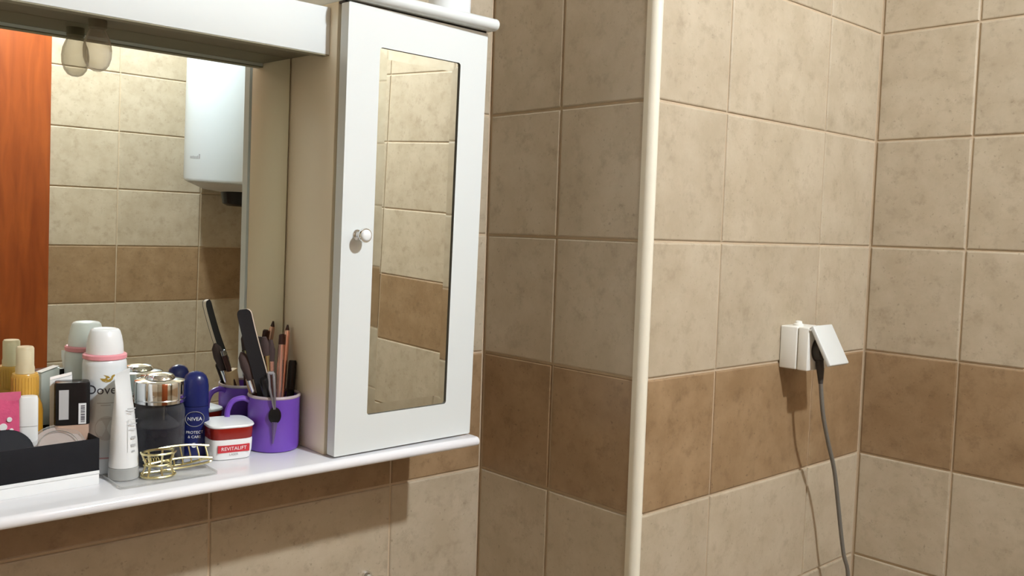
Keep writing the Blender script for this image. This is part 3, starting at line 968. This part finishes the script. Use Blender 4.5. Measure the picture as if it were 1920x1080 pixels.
stick('gold_brush', 'brush with shiny gold ferrule behind the nail file in the mug', 'brush', (-0.0560, -0.0270, 0.1560), (-0.0450, -0.0360, ZM + 0.001),
      [('handle', [(0, 0.0030), (0.60, 0.0038)], M['brownst']), ('ferrule', [(0.601, 0.0042), (0.82, 0.0054)], M['gold']), ('bristles', [(0.821, 0.0052), (0.93, 0.0064), (1.0, 0.003)], M['bristle'])])
stick('dark_brush', 'dark handled brush with black tip at the mirror side of the mug', 'brush', (-0.0400, -0.0160, 0.1500), (-0.0430, -0.0300, ZM + 0.001),
      [('handle', [(0, 0.0030), (0.65, 0.0040)], M['brownst']), ('ferrule', [(0.651, 0.0042), (0.78, 0.0045)], M['rose']), ('bristles', [(0.781, 0.0045), (0.9, 0.0058), (1.0, 0.0025)], M['bristle'])])
stick('black_comb_handle', 'black plastic handle leaning at the front of the mug', 'comb', (-0.0760, -0.0660, 0.1080), (-0.0450, -0.0520, ZM + 0.001),
      [('handle', [(0, 0.0035), (0.8, 0.0055), (0.97, 0.0055), (1.0, 0.004)], M['black'])])
t = thing('wooden_block', 'small pale wooden nail buffer wedged in the mug', 'nail buffer', on_shelf(-0.0690, -0.0330, ZS + 0.0745) @ Matrix.Rotation(radians(-28), 4, 'Z') @ Matrix.Rotation(radians(-14), 4, 'Y'))
obj('block', MB().box(-0.0085, 0.0085, -0.0040, 0.0040, -0.030, 0.0215), M['wood'], t, bevel=0.001)
obj('pad', MB().box(-0.0086, 0.0086, -0.0052, -0.0041, -0.029, 0.0205), pm('tan_pad', (0.50, 0.34, 0.20), .8, var=.1), t)

# gold wire claw clip on the clear dish
t = thing('hair_claw', 'pale gold wire hair claw clip lying on the clear dish', 'hair clip', on_shelf(-0.2085, -0.0935, ZD + 0.0018, -6))
WR = 0.0015


def oval(cx, cy, ax, ay, z, n_=28, tiltz=0.0):
    return [(cx + ax * cos(2 * pi * k / n_), cy + ay * sin(2 * pi * k / n_), z + tiltz * cos(2 * pi * k / n_)) for k in range(n_)]


for zz in (0.0, 0.0270):
    obj('loop', MB().tube(oval(-0.0140, -0.0040, 0.0190, 0.0125, zz), WR, 7, True), M['gold'], t)
obj('loop', MB().tube(oval(-0.0140, -0.0040, 0.0140, 0.0090, 0.0130), WR, 7, True), M['gold'], t)
for k in range(7):
    a = 2 * pi * (k + 0.3) / 7
    x, y = -0.0140 + 0.0190 * cos(a), -0.0040 + 0.0125 * sin(a)
    x2, y2 = -0.0140 + 0.0140 * cos(a), -0.0040 + 0.0090 * sin(a)
    obj('tooth', MB().tube([(x, y, 0), (x2, y2, 0.013), (x, y, 0.0270)], 0.0012, 6), M['gold'], t)
for s_ in (0, 1):
    yb = 0.010 - 0.013 * s_
    zz = 0.0265 - 0.012 * s_
    arm = smooth_path([(-0.030, yb + 0.004, zz - 0.003), (0.002, yb + 0.006, zz), (0.026, yb + 0.004, zz + 0.0005), (0.0500, yb + 0.002, zz - 0.0025)])
    obj('arm', MB().tube(arm, WR, 7), M['gold'], t)
low = smooth_path([(-0.032, 0.006, 0.001), (0.004, 0.008, 0.001), (0.030, 0.004, 0.0035), (0.0485, 0.0, 0.0075), (0.046, 0.006, 0.0095), (0.020, 0.010, 0.0050), (0.0, 0.012, 0.0040)])
obj('lower_arm', MB().tube(low, WR, 7), M['gold'], t)
for k in range(5):
    x = 0.006 + 0.0098 * k
    obj('tooth', MB().tube([(x, 0.0148 - 0.001 * k, 0.0268 - 0.0007 * k), (x + 0.001, 0.0118 - 0.0012 * k, 0.017), (x + 0.002, 0.0080 - 0.001 * k, 0.0055 + 0.0008 * k)], 0.0010, 6), M['gold'], t)
obj('spring', MB().tube([(-0.028 + 0.0003 * k, 0.0065 + 0.0032 * cos(k * pi / 5), 0.0150 + 0.0032 * sin(k * pi / 5)) for k in range(60)], 0.0007, 5), M['gold'], t)

# ------------------------------------------------------------------ socket with lid, plug and cable on the pier
sx0, sx1 = 0.3665, 0.4300
sz0, sz1 = -0.2090 + Z0, -0.1370 + Z0
t = thing('wall_socket', 'cream surface-mounted socket with its hinged lid propped open', 'socket', Matrix.Translation((sx0, YC, sz0)))
W_, H_ = sx1 - sx0, sz1 - sz0
D1, D2 = 0.0330, 0.0530
obj('back_box', MB().box(0, W_, -D1 + 0.0006, -0.0004, 0, H_), M['cream'], t, bevel=0.0022, seg=3)
fr = obj('front_box', MB().box(0.0, W_, -D2, -D1 - 0.0010, -0.0002, H_ + 0.0002), M['cream'], t, bevel=0.0018, seg=3)
mb = MB()
lathe_y(mb, [(0.0205, 0), (0.0205, 0.0012), (0.0185, 0.0012), (0.0180, -0.010)], W_ / 2, H_ / 2 - 0.002, -D2, 28)
obj('socket_well', mb, M['dark'], fr)
obj('gland', MB().lathe([(0.0085, 0), (0.0085, 0.003), (0.0060, 0.004), (0.0055, 0.0075), (0.003, 0.0085)], 20, c=(W_ / 2 - 0.008, -0.020)), M['cream'], t).location = (0, 0, H_)
lid = obj('lid', MB().box(0.0006, W_ - 0.0006, -0.0085, -0.0010, -H_ + 0.0015, 0.0008), M['creamlid'], t, bevel=0.0018, seg=3)
lid.location = (0, -D2, H_)
lid.rotation_euler = (radians(-29), 0, 0)
obj('hinge_pin', MB().tube([(-0.0006, -0.001, -0.004), (W_ + 0.0006, -0.001, -0.004)], 0.0016, 8), M['cream'], lid)

p0 = Vector((sx0 + W_ / 2, YC - D2, sz0 + H_ / 2 - 0.002))
t = thing('power_plug', 'dark angled plug and grey cable hanging from the wall socket', 'plug', Matrix.Translation(p0))
mb = MB()
lathe_y(mb, [(0.0178, -0.004), (0.0180, 0.006), (0.0165, 0.012), (0.006, 0.014)], 0, 0, 0, 28)
obj('plug_body', mb, M['dark'], t)
obj('strain_relief', MB().tube([(0, 0.0105 - 0.013, -0.010), (-0.001, -0.0075, -0.034), (-0.002, -0.0095, -0.050), (-0.002, -0.0100, -0.056)], [0.0075, 0.0062, 0.0044, 0.0038], 12), M['dark'], t)
yc = YC - 0.063
cpx = [(1541, 712), (1543, 775), (1553, 830), (1564, 880), (1571, 940), (1576, 990), (1582, 1040), (1590, 1080)]
cab_pts = [p0 + Vector((-0.002, -0.0100, -0.054))]
for i, (px_, py_) in enumerate(cpx[1:]):
    cab_pts.append(hit(px_, py_, 1, yc + 0.008 * min(1, i / 3)))
e_ = cab_pts[-1]
cab_pts += [e_ + Vector((0.010, 0.004, -0.10)), e_ + Vector((0.015, 0.008, -0.35)), Vector((e_.x + 0.01, e_.y, 0.25)), Vector((e_.x - 0.01, e_.y - 0.05, 0.02)), Vector((e_.x - 0.12, e_.y - 0.12, 0.005))]
cab_pts = [p - p0 for p in cab_pts]
obj('cable', MB().tube(smooth_path(cab_pts, 5), 0.0036, 10), M['grey'], t)

# ------------------------------------------------------------------ small chrome fitting below the shelf
c = hit(714, 1095, 1, -0.040)
t = thing('chrome_hook', 'small round chrome peg on the wall tiles under the shelf', 'hook', Matrix.Translation((c.x, 0, c.z)))
mb = MB()
lathe_y(mb, [(0.009, 0), (0.009, 0.003), (0.0075, 0.006), (0.006, 0.008), (0.006, 0.028), (0.0075, 0.030)], 0, 0, 0.0, 28)
obj('peg', mb, M['chrome'], t)
mb = MB()
lathe_y(mb, [(0.0075, 0.0305), (0.0112, 0.033), (0.0125, 0.038), (0.0118, 0.0425), (0.008, 0.0455), (0.002, 0.0465)], 0, 0, 0.0, 28)
obj('ball_end', mb, M['chrome'], t)

# ------------------------------------------------------------------ water heater on the opposite wall (seen in the mirror)
BX, BR = 0.482, 0.178
BY = YE + BR + 0.020
BZ = 0.048 + Z0
t = thing('water_heater', 'white cylindrical electric water heater hanging on the opposite tiled wall', 'water heater', Matrix.Translation((BX, BY, BZ)))
obj('tank', MB().lathe([(BR - 0.010, -0.004), (BR - 0.003, 0.0), (BR, 0.008), (BR, 0.62), (BR - 0.03, 0.66), (0.06, 0.68)], 64), M['enamel'], t)
obj('bottom_cover', MB().lathe([(0.06, -0.034), (0.11, -0.028), (BR - 0.012, -0.0045)], 48), M['under'], t)
obj('control_cap', MB().lathe([(0.050, -0.082), (0.066, -0.074), (0.074, -0.030)], 36, c=(0.01, 0.03)), M['black'], t)
obj('bracket', MB().box(-0.06, 0.06, -BR - 0.0195, -BR + 0.006, 0.45, 0.50), M['silver'], t)
mb = MB()
al = radians(30)


def wrap_b(vs, a0):
    return [((BR + 0.0004) * sin(a0 + v.x / BR), (BR + 0.0004) * cos(a0 + v.x / BR), 0.075 + v.y) for v in vs]


xx = -0.028
for w_, h_ in ((0.006, 0.008), (0.006, 0.008), (0.006, 0.009), (0.005, 0.008), (0.006, 0.008), (0.005, 0.010), (0.006, 0.016)):
    vs, fs = grid_patch(w_, h_, 2, 1)
    mb.add(wrap_b([Vector((v.x + xx + w_ / 2, v.y + h_ / 2, 0)) for v in vs], radians(-76)), fs)
    xx += w_ + 0.0022
obj('brand_mark', mb, M['greyp'], t)
